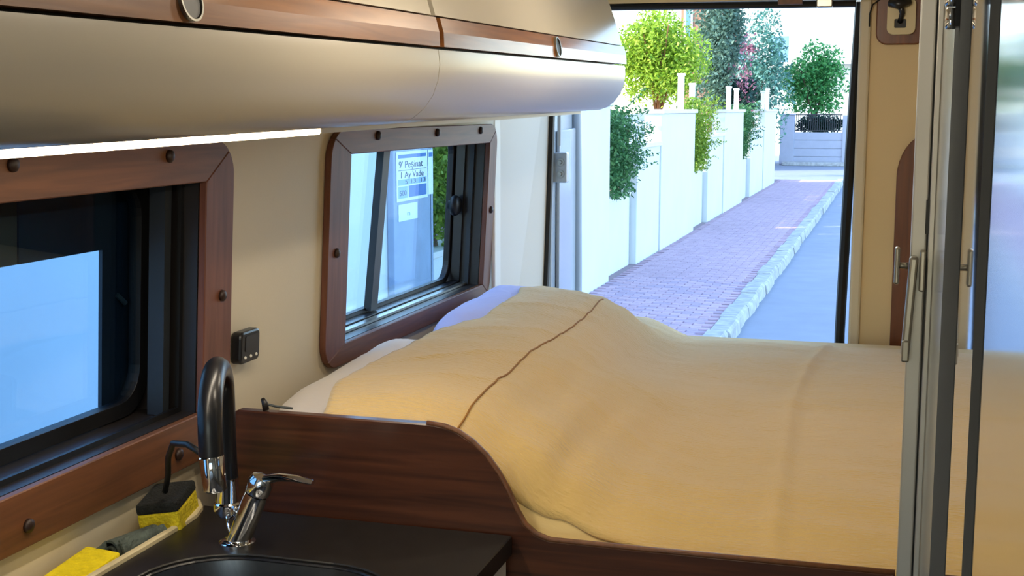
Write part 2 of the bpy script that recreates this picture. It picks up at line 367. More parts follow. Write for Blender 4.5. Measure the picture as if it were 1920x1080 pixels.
MB().tube([(-.028, DY-.032, .262), (-.006, DY-.042, .256), (.018, DY-.032, .264)], [.012, .013, .011], 8).build('lock_spring', 'black_plastic', d1, smooth=True)
MB().tube([(-.052, DY-.015, .272), (-.070, DY-.016, .258), (-.076, DY-.016, .235), (-.076, DY-.012, .205)], .0022, 6).build('cable', 'black_rubber', d1)
# open leaf swung outwards on the other side
d2 = thing('door_2', 'open white rear door leaf swung outwards beside the pavement', None, (-1.0, RY+.08, FZ), kind='structure')
hx, hy = -.915, RY+.06; ex, ey = -1.045, RY+.86
def DR(a, b, d):     # a along the leaf, b height, d towards the aisle
    v = Vector((ex-hx, ey-hy)); L = v.length; v /= L; nrm = Vector((v.y, -v.x))
    return (hx+v.x*a+nrm.x*d, hy+v.y*a+nrm.y*d, b)
edge = [(.74, FZ+.05), (.80, -.9), (.81, -.55), (.77, -.25), (.74, 0), (.73, .20), (.70, .27)]
MB().prism([(0, FZ+.05)] + edge + [(0, .27)], DR, -.05, 0).build('door_skin', 'body_paint', d2, bev=.006)
MB().prism([(.10, -.66), (.68, -.66), (.66, -.06), (.10, -.06)], DR, .001, .012).build('inner_panel', 'body_paint', d2, bev=.004)
MB().tube([DR(a-.012, b, .008) for a, b in edge], .009, 8).build('door_seal', 'black_rubber', d2)
MB().tube([DR(a-.06, b, .014) for a, b in edge], .016, 8).build('edge_return', 'body_paint', d2, smooth=True)
br = MB().box(-.926, -.884, RY+.10, RY+.13, -.205, -.120).build('hinge_bracket', 'body_paint', d2, bev=.004)
for b in (-.180, -.147):
    lathe([(.0001, 0), (.011, 0), (.011, .003), (.006, .003), (.005, .010), (.0001, .010)], (-.902, RY+.0995, b), (0, -1, 0), 14).build('hinge_bolt', 'satin_nickel', br)
MB().prism([(.005, -.10), (.05, -.09), (.04, .26), (.005, .26)], DR, .013, .022).build('check_arm', 'body_paint', d2)

# ------------------------------------------------------------------ overhead cabinets
TILT = .0142
def UC(x, y, z): return (x, y, z + TILT*(y-1.77))
LOW = [(-.965, -.022), (-.73, -.022), (-.70, -.020), (-.680, -.013), (-.662, .001), (-.648, .020), (-.640, .042), (-.637, .064), (-.639, .0855)]
UPP = [(-.6465, .1345), (-.655, .165), (-.669, .208), (-.690, .262), (-.715, .310), (-.735, .345)]
def cab(y0, y1, gl, gu, ky, label, group):
    t = thing('overhead_cabinet', label, 'cabinet', UC(-.8, (y0+y1)/2, -.022), group)
    f = lambda a, b, d: UC(a, d, b)
    lo = LOW + [(-.66, .0855), (-.965, .0855)]
    MB().prism(lo, f, y0+gl, y1-gl).build('lower_fascia', 'cream_laminate', t, smooth=True, auto=math.radians(25))
    rl = MB().prism([(-.637, .0895), (-.633, .0895), (-.634, .110), (-.6395, .131), (-.646, .1315), (-.66, .1315), (-.66, .0895)], f, y0+gu, y1-gu).build('lock_rail', 'wood_rail', t)
    up = UPP + [(-.965, .345), (-.965, .1345)]
    MB().prism(up, f, y0+gu, y1-gu if y1 < 3 else y1).build('upper_door', 'cream_laminate', t, smooth=True, auto=math.radians(25))
    MB().prism([(-.665, .086), (-.665, .134), (-.692, .208), (-.735, .305), (-.755, .344), (-.96, .344), (-.96, .086)], f, y0+.0005, y1-.0005).build('carcass', 'black_rubber', t)
    c = Vector(UC(-.634, ky, .110)); ax = Vector((1, 0, .18))
    ring = MB(); o = rrect(-.0195, .0195, -.0195, .0195, .0194, 8); i = rrect(-.0172, .0172, -.0172, .0172, .0171, 8)
    ring.prism(o, lambda a, b, d: tuple(c + Vector((-.16*b + d, a, b*.985))), -.004, .0035, [i[::-1]])
    rg = ring.build('lock_ring', 'satin_nickel', t, bev=.001, seg=1)
    lathe([(.0001, 0), (.0170, 0), (.0170, .0022), (.0001, .0022)], c - ax*.0005, ax, 18).build('finger_cup', 'black_rubber', rg)
    return t
cab(.385, 1.77, .0012, .009, 1.077, 'overhead cabinet above the sink, cut off by the top picture edge', 'curved cream overhead cabinets')
cab(1.77, 3.10, .0012, .009, 2.43, 'overhead cabinet above the bed, ending by the open rear door', 'curved cream overhead cabinets')
# light strip hanging under the cabinets
ls = thing('light_strip', 'glowing warm white light strip under the overhead cabinet', 'lamp', UC(-.745, 1.1, -.035))
f = lambda a, b, d: UC(a, d, b)
MB().prism([(-.752, -.0305), (-.738, -.0305), (-.738, -.0235), (-.752, -.0235)], f, .40, 1.575).build('diffuser', 'led_strip', ls)
MB().prism([(-.754, -.029), (-.736, -.029), (-.736, -.0225), (-.754, -.0225)], f, 1.5755, 3.05).build('profile', 'led_off', ls)
al = bpy.data.lights.new('light_strip_glow', 'AREA'); al.shape = 'RECTANGLE'; al.size = .014; al.size_y = 1.2; al.energy = 3.0; al.color = (1, .88, .70)
ao = bpy.data.objects.new('light_strip_glow', al); C.objects.link(ao); ao.parent = ls; ao.location = (0, -.1, -.004)

# ceiling lamps of the van (real fixtures, above and behind the picture)
for k, (x, y, e) in enumerate(((-.28, 1.45, 4.4), (-.28, 2.35, 4.8), (-.28, .4, 1.2))):
    t = thing('ceiling_lamp', ['round warm ceiling lamp over the bed foot', 'round warm ceiling lamp over the middle of the bed', 'round warm ceiling lamp over the galley aisle'][k], 'lamp', (x, y, CZ-.012), 'round ceiling lamps')
    lathe([(.0001, 0), (.035, 0), (.035, .008), (.0001, .008)], (x, y, CZ-.011), (0, 0, 1), 24).build('lens', 'lamp_glow', t)
    ring = MB(); ring.prism(rrect(x-.045, x+.045, y-.045, y+.045, .0449, 8), lambda a, b, d: (a, b, CZ-.014+d), 0, .0135, [rrect(x-.036, x+.036, y-.036, y+.036, .0359, 8)[::-1]]); ring.build('bezel', 'chrome', t)
    l = bpy.data.lights.new('ceiling_lamp_glow', 'POINT'); l.shadow_soft_size = .02; l.energy = e; l.color = (1, .89, .72)
    lo = bpy.data.objects.new('ceiling_lamp_glow', l); C.objects.link(lo); lo.parent = t; lo.location = (0, 0, -.035)

# ------------------------------------------------------------------ galley : worktop, trough, sink, tap
WZ = -.57
lip = [(-.92, .30), (-.92, 1.40), (-.921, 1.50), (-.925, 1.545), (-.936, 1.58), (-.955, 1.606), (-.985, 1.622)]
left = [(-.92, .30), (-.92, 1.40), (-.921, 1.50), (-.925, 1.545), (-.936, 1.58), (-.9447, 1.596)]
sink = rrect(-.875, -.55, 1.03, 1.43, .11, 8)
sink = [(x, y) for x, y in sink]
poly = left[::-1] + [(-.476, .30), (-.476, 1.596)]
wt = MB().prism(poly, lambda a, b, d: (a, b, WZ+d), -.028, 0, [sink[::-1]]).build('worktop', 'black_counter', bev=.0015, seg=1)
tag(wt, 'black stone-look worktop around the sink', 'worktop')
bc = thing('base_cabinet', 'white base cabinet under the black worktop', 'cabinet', (-.73, .95, FZ))
MB().box(-.500, -.482, .31, 1.59, FZ+.08, WZ-.029).build('door_panel', 'white_plastic', bc, bev=.003)
MB().box(-.90, -.52, .31, .33, FZ, WZ-.029).build('end_panel', 'white_plastic', bc)
MB().box(-.90, -.52, 1.57, 1.59, FZ, WZ-.029).build('end_panel', 'white_plastic', bc)
sk = thing('sink', 'stainless steel sink basin let into the black worktop', 'sink', (-.71, 1.18, WZ-.16))
ins = lambda r, s: [(-.7125+(x+.7125)*s, 1.23+(y-1.23)*s) for x, y in r]
MB().prism(ins(sink, .999), lambda a, b, d: (a, b, WZ+d), -.010, -.003, [ins(sink, .970)[::-1]]).build('rim', 'black_plastic', sk, bev=.002, seg=1)
mb = MB(); lv = [(.968, -.006), (.955, -.03), (.92, -.13), (.87, -.150), (.5, -.156), (.06, -.158)]
n = len(sink); vs = []
for s_, z_ in lv: vs += [(x, y, WZ+z_) for x, y in ins(sink, s_)]
fs = [(i*n+k, i*n+(k+1) % n, (i+1)*n+(k+1) % n, (i+1)*n+k) for i in range(len(lv)-1) for k in range(n)] + [tuple(range((len(lv)-1)*n, len(lv)*n))]
mb.add(vs, fs).build('basin', 'steel', sk, smooth=True)
lathe([(.0001, 0), (.03, 0), (.03, .003), (.0001, .003)], (-.7125, 1.23, WZ-.1575), (0, 0, 1), 20).build('drain', 'chrome', sk)
# trough between worktop and wall
tr = thing('utensil_trough', 'narrow cream trough between the worktop and the wall', 'tray', (-.96, 1.1, WZ-.05))
mb = MB(); N = len(lip)
nrm = []
for i in range(N):
    a = Vector(lip[max(i-1, 0)]); b = Vector(lip[min(i+1, N-1)]); d = (b-a).normalized(); nrm.append(Vector((d.y, -d.x)))
vs = []
for (x, y), nn in zip(lip, nrm):
    q = -nn*.009
    vs += [(x+q.x, y+q.y, WZ-.045), (x-.0005*nn.x*-1, y, WZ-.045), (x, y, WZ+.006), (x+q.x, y+q.y, WZ+.006)]
fs = [(i*4+k, i*4+(k+1) % 4, (i+1)*4+(k+1) % 4, (i+1)*4+k) for i in range(N-1) for k in range(4)] + [(3, 2, 1, 0), tuple(range((N-1)*4, N*4))]
mb.add(vs, fs).build('lip', 'cream_edge', tr, bev=.002, seg=1)
MB().prism([(x-.008, y) for x, y in lip[:-1]] + [(-1.001, 1.62), (-1.001, .30)], lambda a, b, d: (a, b, WZ-.035+d), -.006, 0).build('trough_floor', 'cream_edge', tr)
TF = WZ-.035
# sponges and scourer
R3 = lambda ax, ay, az: Matrix.Rotation(az, 3, 'Z') @ Matrix.Rotation(ay, 3, 'Y') @ Matrix.Rotation(ax, 3, 'X')
def sponge(name, label, c, sz, rot, pad, m1):
    t = thing(name, label, 'sponge', (c[0], c[1], TF), 'sponges in the trough')
    up = rot @ Vector((0, 0, 1))
    MB().obox(Vector(c)-up*.004, sz[0], sz[1], sz[2]*.72, rot).build('foam_block', m1, t, bev=.004)
    if pad: MB().obox(Vector(c)+up*(sz[2]*.36+.002), sz[0]*1.01, sz[1]*1.01, sz[2]*.28, rot).build('scouring_pad', 'scour_pad', t, bev=.004)
    return t
sponge('sponge', 'yellow sponge with black scouring top behind the tap', (-.957, 1.525, -.560), (.058, .092, .056), R3(.05, -.12, .25), True, 'sponge_yellow')
sponge('sponge', 'bright yellow sponge lying nearest the bottom edge', (-.962, 1.315, -.578), (.050, .13, .040), R3(.06, .10, .05), False, 'sponge_yellow_b')
t = thing('scouring_cloth', 'rolled dark grey scouring cloth between two sponges', 'cloth', (-.957, 1.43, TF))
mb = MB(); sp = []
for k in range(46):
    a = k*.30; r = .004+.0155*k/45; sp.append((r*math.cos(a), r*math.sin(a)))
vs = []; 
for k, (a, b) in enumerate(sp):
    for e, th in ((0, 0), (1, 0)):
        for q in (0, .0028):
            rr = 1+q/max(math.hypot(a, b), .003)
            vs.append((-.955+a*rr + (e-.5)*.02, 1.395+e*.075, TF+.028+b*rr*1.15))
fs = []
for k in range(len(sp)-1):
    i = k*4; j = i+4
    fs += [(i, j, j+2, i+2), (i+1, i+3, j+3, j+1), (i, i+1, j+1, j), (i+2, j+2, j+3, i+3)]
e = (len(sp)-1)*4; fs += [(0, 2, 3, 1), (e, e+1, e+3, e+2)]
mb.add(vs, fs).build('rolled_cloth', 'grey_scourer', t)
mb = MB(); mb.grid(14, 12, lambda u, v: (-.985+.012*math.sin(v*6)+.010*u, 1.36+.09*v, TF+.004+.042*math.sin(math.pi*min(1, .1+.9*u))*(.75+.25*math.sin(v*5))))
mb.build('loose_fold', 'grey_scourer', t, smooth=True)
tag(MB().tube([(-.796, 1.345, -.415), (-.83, 1.37, -.413), (-.875, 1.41, -.425), (-.905, 1.445, -.455), (-.925, 1.475, -.49), (-.94, 1.49, -.518)], .0042, 8).build('black_hose', 'black_rubber', smooth=True), 'thin black hose curving from the spout to the sponge', 'hose')
# tap
tp = thing('kitchen_tap', 'chrome tap with tall black arched spout beside the sink', 'tap', (-.815, 1.46, WZ))
B = Vector((-.815, 1.46, WZ)); Tt = Vector((-.786, 1.462, -.500)); ax = (Tt-B).normalized()
lathe([(.0001, 0), (.024, 0), (.024, .004), (.019, .007), (.0001, .007)], B + Vector((0, 0, .0002)), (0, 0, 1), 24).build('base_ring', 'chrome', tp, smooth=True, auto=.7)
MB().tube([B+ax*-.0, B+ax*.010, Tt-ax*.006, Tt], [.0165, .0158, .0158, .0150], 24).build('tap_body', 'chrome', tp, smooth=True, auto=.7)
lv_ = MB().tube([Tt+ax*.001, Tt+ax*.004, Tt+ax*.018, Tt+ax*.026, Tt+ax*.030], [.0145, .0165, .0170, .0140, .004], 24).build('lever', 'chrome', tp, smooth=True, auto=.7)
mb = MB(); P0 = Tt+ax*.018+Vector((.006, 0, .004))
path = [P0, P0+Vector((.022, -.002, .006)), P0+Vector((.045, -.004, .007)), P0+Vector((.072, -.006, .004))]
wd = [.012, .011, .010, .007]; th = [.007, .0055, .0042, .003]
vs = []
for p, a, b in zip(path, wd, th):
    for k in range(10): an = 2*math.pi*k/10; vs.append((p.x, p.y+a*math.cos(an), p.z+b*math.sin(an)))
fs = [(i*10+k, i*10+(k+1) % 10, (i+1)*10+(k+1) % 10, (i+1)*10+k) for i in range(3) for k in range(10)] + [tuple(range(9, -1, -1)), tuple(range(30, 40))]
mb.add(vs, fs).build('lever_arm', 'chrome', lv_, smooth=True, auto=.9)
S = Vector((-.836, 1.475, -.530))
MB().tube([S+Vector((0, 0, -.008)), S, S+Vector((0, 0, .010)), S+Vector((0, 0, .012)), S+Vector((0, 0, .045))], [.013, .0185, .0185, .0155, .0155], 20).build('spout_collar', 'chrome', tp, smooth=True, auto=.6)
MB().tube([S+Vector((.004, 0, .001)), S+Vector((.022, -.006, -.002)), B+ax*.048], [.008, .0075, .010], 12).build('spout_elbow', 'chrome', tp, smooth=True)
arch = [S+Vector((0, 0, .040)), Vector((-.837, 1.474, -.43)), Vector((-.836, 1.473, -.385))]
for k in range(1, 12):
    a = math.pi*k/12; arch.append(Vector((-.8055-.0305*math.cos(a), 1.402+.071*math.cos(a), -.375+.052*math.sin(a))))
arch += [Vector((-.775, 1.331, -.385)), Vector((-.774, 1.330, -.412))]
MB().tube(arch, .0148, 18).build('spout', 'black_plastic', tp, smooth=True, auto=1.2)
MB().tube([(-.774, 1.330, -.4125), (-.7735, 1.330, -.414), (-.770, 1.329, -.4535), (-.770, 1.329, -.455)], [.0140, .0150, .0142, .0125], 20).build('spout_tip', 'chrome', tp, smooth=True, auto=.7)
MB().tube([S+Vector((0, 0, -.007)), S+Vector((.004, -.008, -.018)), S+Vector((.012, -.014, -.030)), B+Vector((-.016, .0, .006))], .0026, 8).build('bleed_tube', 'chrome', tp, smooth=True)

# thermostat on the wall
tm = thing('wall_thermostat', 'small black control box with three white buttons on the wall', 'thermostat', W(1.80, -.40, 0))
MB().prism(rrect(1.770, 1.834, -.399, -.347, .010), W, .0005, .020).build('housing', 'black_plastic', tm, bev=.004)
MB().prism(rrect(1.784, 1.824, -.380, -.355, .003, 3), W, .0202, .0210).build('display', 'dark_plastic', tm)
for y in (1.784, 1.802, 1.820): lathe([(.0001, 0), (.0028, 0), (.0022, .0016), (.0001, .002)], W(y, -.389, .0201), (1, 0, 0), 10).build('button', 'white_plastic', tm)

# ------------------------------------------------------------------ bed
PY = 1.60
pan = [(-.895, -1.0), (-.895, -.432), (-.888, -.4255), (-.60, -.4255), (-.575, -.428)]
pan += [(-.555, -.434), (-.535, -.446), (-.515, -.464), (-.498, -.486), (-.484, -.510), (-.472, -.536), (-.460, -.556), (-.445, -.568), (-.425, -.574), (-.30, -.5745), (.02, -.573), (.02, -1.0)]
bp = thing('bed_footboard', 'dark brown wooden bed panel with curved scooped top edge', 'bed panel', (-.45, PY, -1.0))
MB().prism(pan, lambda a, b, d: (a, PY+d, b), 0, .018).build('panel', 'wood_bed', bp, bev=.002, seg=1)
MB().tube([(a, PY+.004, b+.0005) for a, b in pan[3:-1]], .0042, 6).build('edge_strip', 'wood_frame', bp, smooth=True)
tag(MB().box(-.93, .76, PY+.02, RY-.04, -.76, -.62).build('bed_platform', 'wood_bed'), 'dark board base under the mattress', 'bed base')
mt = thing('mattress', 'cream mattress edge showing under the yellow blanket', 'mattress', (-.1, 2.45, -.619))
MB().box(-.96, .76, PY+.021, RY-.06, -.619, -.592).build('mattress_core', 'mattress_ticking', mt, bev=.012)
def interp(x, T):
    if x <= T[0][0]: return T[0][1]
    for (a, b), (c, d) in zip(T[:-1], T[1:]):
        if x <= c:
            u = (x-a)/(c-a); u = u*u*(3-2*u)*.6+u*.4; return b+(d-b)*u
    return T[-1][1]
HUMP = [(-1.0, -.47), (-.90, -.432), (-.79, -.412), (-.66, -.408), (-.58, -.420), (-.50, -.458), (-.42, -.506), (-.35, -.538), (-.26, -.551), (.8, -.553)]
HUMPF = [(-1.0, -.47), (-.90, -.432), (-.81, -.414), (-.734, -.420), (-.668, -.434), (-.61, -.462), (-.565, -.500), (-.525, -.536), (-.47, -.552), (-.38, -.553), (.8, -.553)]
def bedz(x, y):
    m = interp(y, [(1.62, 0), (2.05, .15), (2.75, 1), (3.3, 1)])
    z = interp(x, HUMP)*(1-m) + interp(x, HUMPF)*m
    flat = -.553
    k = interp(y, [(1.62, .94), (1.75, 1.0), (2.2, .93), (2.45, .95), (2.85, 1.0), (2.98, .88), (3.10, .4), (3.25, .05)])
    z = flat + (z-flat)*k
    # sag and roll-off of the flat part towards both long edges
    z -= interp(y, [(1.62, .036), (1.66, .022), (1.72, .007), (1.81, -.006), (2.0, -.006), (2.7, .004), (3.05, .014), (3.2, .030), (3.34, .058)])*interp(x, [(-.62, .12), (-.46, 1), (.8, 1)])
    return z
def crease(x, y):
    p = Vector((x*3.2, y*5.5, .3)); a = noise.noise(p)*.006
    b = noise.noise(Vector((x*9+y*4, y*16, 2.1)))*.0028
    c = noise.noise(Vector((x*26, y*60, 4)))*.0008
    # fold line running along the bed and ridges near the hump
    f = .006*math.exp(-((x+.152+.018*math.sin(y*3.1))/.012)**2)
    g = .007*math.exp(-((x+.47-(y-1.62)*.05+.012*math.sin(y*7))/.018)**2)*interp(y, [(1.62, 1), (1.9, .7), (2.2, 0)])
    h = sum(.004*math.exp(-(((y-y0)-(x-x0)*sl)/.02)**2)*math.exp(-((x-x0)/.12)**2) for x0, y0, sl in ((-.70, 2.35, .9), (-.70, 2.05, 1.1), (-.72, 2.65, .7), (-.66, 1.85, .6), (-.45, 2.3, -.9), (-.42, 2.0, -.7), (.0, 1.95, .1), (-.1, 2.4, -.1)))
    return a+b+c+f+g+h
PTOP = [(-.60, -.4255), (-.575, -.428), (-.555, -.434), (-.535, -.446), (-.515, -.464), (-.498, -.486), (-.484, -.510), (-.472, -.536), (-.460, -.556), (-.445, -.568), (-.425, -.574), (.8, -.573)]
def lefte(y): return interp(y, [(1.62, -.765), (1.75, -.80), (2.0, -.825), (2.25, -.835), (2.45, -.80), (2.7, -.80), (3.0, -.86), (3.3, -.88)])
def bl(u, v):
    y0 = 1.6195; y1 = 3.335; y = y0+(y1-y0)*v
    xl = lefte(y)+.006*noise.noise(Vector((y*9, 1, 1))); x = xl+(.755-xl)*u
    if v < .08:     # hem pulled back at the scoop corner
        y += interp(x, [(-.49, .0), (-.455, .020), (-.42, .026), (-.36, .016), (-.27, 0), (.8, 0)])*(1-v/.08)
    z = bedz(x, y)+crease(x, y)+.004
    if y < 1.70:     # the hem tucks down behind the scooped panel
        w_ = math.sin(min(1, max(0, (y-1.622)/.078))*math.pi/2); z = min(z, interp(x, PTOP)-.006)*(1-w_)+z*w_
    return (x, y, z)
def mcov(u, v):
    x = -.52+.34*u; y = 1.6187+.10*v; w_ = math.sin(min(1, (y-1.6187)/.078)*math.pi/2); zb = bedz(x, y)
    return (x, y, min(zb, interp(x, PTOP)-.008)*(1-w_)+zb*w_-.004)
MB().grid(40, 14, mcov).build('mattress_cover', 'mattress_ticking', mt, smooth=True, recalc=False)
bk = thing('blanket', 'yellow crinkled cotton blanket spread over bed and pillows', 'blanket', (-.1, 2.4, -.56))
o = MB().grid(190, 170, bl).build('blanket_cover', 'blanket_cloth', bk, smooth=True, recalc=False)
sm = o.modifiers.new('thick', 'SOLIDIFY'); sm.thickness = .003; sm.offset = -1
seam = []
for k in range(60):
    y = 1.623+(2.93-1.623)*k/59; x = -.572-.075*max(0, (y-1.62)/1.2)**1.1+.006*math.sin(y*5)
    seam.append((x, y, bedz(x, y)+crease(x, y)+.0052))
MB().tube(seam, .0016, 6).build('hem_seam', 'seam_thread', bk, smooth=True)
def pillow(label, cx, cy, cz, sx, sy, sz, mat, rz=0, seed=0):
    def fn(u, v):
        th = u*2*math.pi; ph = (v-.5)*math.pi
        c = math.cos(ph); e = .55
        sg = lambda q: math.copysign(abs(q)**e, q)
        x = sx/2*sg(math.cos(th))*abs(c)**.45; y = sy/2*sg(math.sin(th))*abs(c)**.45; z = sz/2*math.copysign(abs(math.sin(ph))**.9, ph)
        edge = max(abs(x)/(sx/2), abs(y)/(sy/2)); z *= (1-.55*edge**4)
        z += .010*noise.noise(Vector((x*9+seed, y*9, z*4)))+.004*noise.noise(Vector((x*30, y*22+seed, 0)))
        c_, s_ = math.cos(rz), math.sin(rz)
        return (cx+x*c_-y*s_, cy+x*s_+y*c_, cz+z)
    o = MB().grid(56, 30, fn).build('pillow', mat, base=(cx, cy, cz-sz/2), smooth=True)
    return tag(o, label, 'pillow', 'pillows under the window')
pillow('off-white pillow at the bed foot, half under the yellow blanket', -.825, 2.10, -.502, .30, .68, .130, 'sheet_white', .04, 1)
pillow('lavender blue pillow at the far end under the window', -.835, 2.79, -.492, .27, .62, .145, 'pillow_lavender', .05, 5)
# crumpled white sheet between wall, footboard and pillow
def sh(u, v):
    y = 1.66+v*1.55; x = WX(-.5)+.008+u*.27
    z = interp(y, [(1.66, -.470), (1.76, -.482), (1.86, -.530), (1.95, -.565), (3.2, -.572)])-.03*(1-u)*(1 if y < 2 else .4)+.012*math.sin(u*3.1)
    return (x, y, z-.012+.012*noise.noise(Vector((x*10, y*6, 3)))+.005*noise.noise(Vector((x*26, y*20, 3))))
tag(MB().grid(24, 80, sh).build('bed_sheet', 'sheet_white', smooth=True, recalc=False), 'crumpled off-white sheet along the wall beside the pillows', 'sheet')
hk = thing('cord_hook', 'small dark hook with cord on top of the wooden bed panel', 'hook', (-.855, 1.61, -.425))
MB().tube([(-.846, 1.609, -.4245), (-.848, 1.609, -.414), (-.852, 1.611, -.409)], [.005, .0045, .003], 8).build('hook', 'dark_plastic', hk, smooth=True)
MB().tube([(-.846, 1.609, -.416), (-.832, 1.615, -.420), (-.815, 1.63, -.425)], .0018, 6).build('cord', 'grey_gasket', hk)

# ------------------------------------------------------------------ tall wardrobe on the aisle
wd_ = thing('wardrobe', 'tall wardrobe with mirror gloss sliding doors and aluminium post', 'wardrobe', (.4, .95, FZ))
PYF = 1.575; MX = .047
MB().box(.021, .0385, PYF, PYF+.018, FZ, CZ-.002).build('post', 'aluminium', wd_, bev=.002)
MB().box(.0386, .0405, PYF+.006, PYF+.017, FZ, CZ-.003).build('post_slot', 'black_rubber', wd_)
MB().box(.0406, MX, PYF-.003, PYF+.017, FZ, CZ-.002).build('post', 'aluminium', wd_, bev=.001, seg=1)
MB().box(MX, MX+.012, 1.242, PYF-.004, FZ, CZ-.002).build('door_stile', 'alu_gloss', wd_)
MB().box(MX-.0004, MX+.011, .962, 1.240, FZ+.01, CZ-.01).build('grey_band', 'grey_gasket', wd_)
MB().box(MX, MX+.010, .767, .960, FZ+.01, CZ-.01).build('mirror_door', 'mirror_gloss', wd_)
MB().box(MX-.0004, MX+.011, .690, .765, FZ+.01, CZ-.01).build('grey_band', 'grey_gasket', wd_)
MB().box(MX, MX+.010, .28, .688, FZ+.01, CZ-.01).build('gloss_door', 'frosted_gloss', wd_)
MB().box(MX+.013, .775, .27, PYF+.015, FZ, CZ-.004).build('carcass', 'white_plastic', wd_)
# hinge at the top, latch half way down
for z0, z1, rr in ((.066, .0835, .0046), (.0845, .100, .0056), (.101, .118, .0056), (.119, .134, .0056)): MB().tube([(.0395, 1.146, z0), (.0395, 1.146, z0+.002), (.0395, 1.146, z1-.002), (.0395, 1.146, z1)], [rr*.8, rr, rr, rr*.8], 14).build('hinge_knuckle', 'chrome', wd_, smooth=True, auto=.7)
MB().box(.0425, MX-.0005, 1.138, 1.156, .068, .134).build('hinge_leaf', 'black_plastic', wd_)
MB().obox((.0225, PYF-.010, -.230), .010, .016, .118, R3(0, .05, 0)).build('latch_body', 'satin_nickel', wd_, bev=.003)
MB().box(.0320, .0385, PYF-.016, PYF-.0045, -.212, -.163).build('latch_cover', 'satin_nickel', wd_, bev=.002)
MB().tube([(.019, PYF-.012, -.182), (.006, PYF-.012, -.182)], .004, 10).build('latch_stem', 'satin_nickel', wd_, smooth=True)
MB().box(.0035, .0095, PYF-.020, PYF-.004, -.204, -.160).build('latch_thumb', 'satin_nickel', wd_, bev=.0025)
MB().box(.0155, .0245, PYF-.020, PYF-.004, -.296, -.270).build('latch_foot', 'satin_nickel', wd_, bev=.002)
MB().box(.0365, .0405, PYF-.0025, PYF-.0005, -.145, -.105).build('latch_slot', 'black_rubber', wd_)

# ------------------------------------------------------------------ outdoors : road, pavement, kerb
RZ = -2.10; SZ = -1.98; WXF = -3.15
tag(MB().box(-16, 16, -12, 60, RZ-.1, RZ).build('road', 'asphalt'), 'pale asphalt road beside the kerb', kind='structure')
sw = thing('sidewalk', 'pavement of reddish paving blocks between garden wall and kerb', None, (-2.35, 17, RZ), kind='structure')
MB().box(WXF-.6, -1.56, -3, 37.5, RZ+.001, SZ-.012).build('bedding', 'paver_joint', sw)
pav = []
def pmesh(mat):
    mb = MB().hexa([(-.096, -.046, 0), (.096, -.046, 0), (.096, .046, 0), (-.096, .046, 0), (-.092, -.042, .013), (.092, -.042, .013), (.092, .042, .013), (-.092, .042, .013)])
    me = bpy.data.meshes.new('paver'); me.from_pydata(mb.v, [], mb.f); me.materials.append(MATS[mat]); return me
pms = [pmesh(m) for m in ('paver_a', 'paver_b', 'paver_c')]
rows = int((37.4-(-2.9))/.1); stuff = MB(); cnt = 0; start = int((11.0+2.9)/.1)
b0 = BASE[sw.name]
for r in range(rows):
    y = -2.9+r*.1+.05
    for k in range(8):
        x = WXF+.10+k*.2+(.1 if r % 2 else 0)
        if x+.096 > -1.545: continue
        z = SZ-.012+random.uniform(-.002, .002)
        if start <= r and cnt < 296:
            o = bpy.data.objects.new('paver', random.choice(pms)); C.objects.link(o); o.parent = sw; o.location = (x-b0[0], y-b0[1], z-b0[2]); cnt += 1
        elif r > start or y > 4:
            stuff.add([(x-.096, y-.046, z+.013), (x+.096, y-.046, z+.013), (x+.096, y+.046, z+.013), (x-.096, y+.046, z+.013), (x-.099, y-.049, z+.002), (x+.099, y-.049, z+.002), (x+.099, y+.049, z+.002), (x-.099, y+.049, z+.002)],
                      [(0,1,2,3), (4,5,1,0), (5,6,2,1), (6,7,3,2), (7,4,0,3)])
o = stuff.build('paving', 'paver_a', sw, recalc=False); o['kind'] = 'stuff'
kb = thing('kerb', 'pale worn kerb stones along the pavement', None, (-1.45, 15, RZ), kind='structure')
kr = random.Random(3)
y = -2.9
while y < 37.2:
    L = kr.uniform(.75, .95); j = kr.uniform(-.012, .012); h = kr.uniform(-.012, .01)
    mb = MB(); ns = 5
    vs = []
    for s_ in range(ns+1):
        yy = y+.008+(L-.016)*s_/ns; q = kr.uniform(-.008, .008)
        vs += [(-1.555+j, yy, RZ), (-1.36+j+q, yy, RZ), (-1.375+j+q, yy, SZ-.02+h+q*.6), (-1.40+j, yy, SZ+.008+h), (-1.555+j, yy, SZ+.008+h)]
    fs = [(i*5+k, i*5+(k+1) % 5, (i+1)*5+(k+1) % 5, (i+1)*5+k) for i in range(ns) for k in range(5)] + [(4,3,2,1,0), tuple(range(ns*5, ns*5+5))]
    mb.add(vs, fs).build('kerb_stone', 'kerb_stone', kb)
    y += L
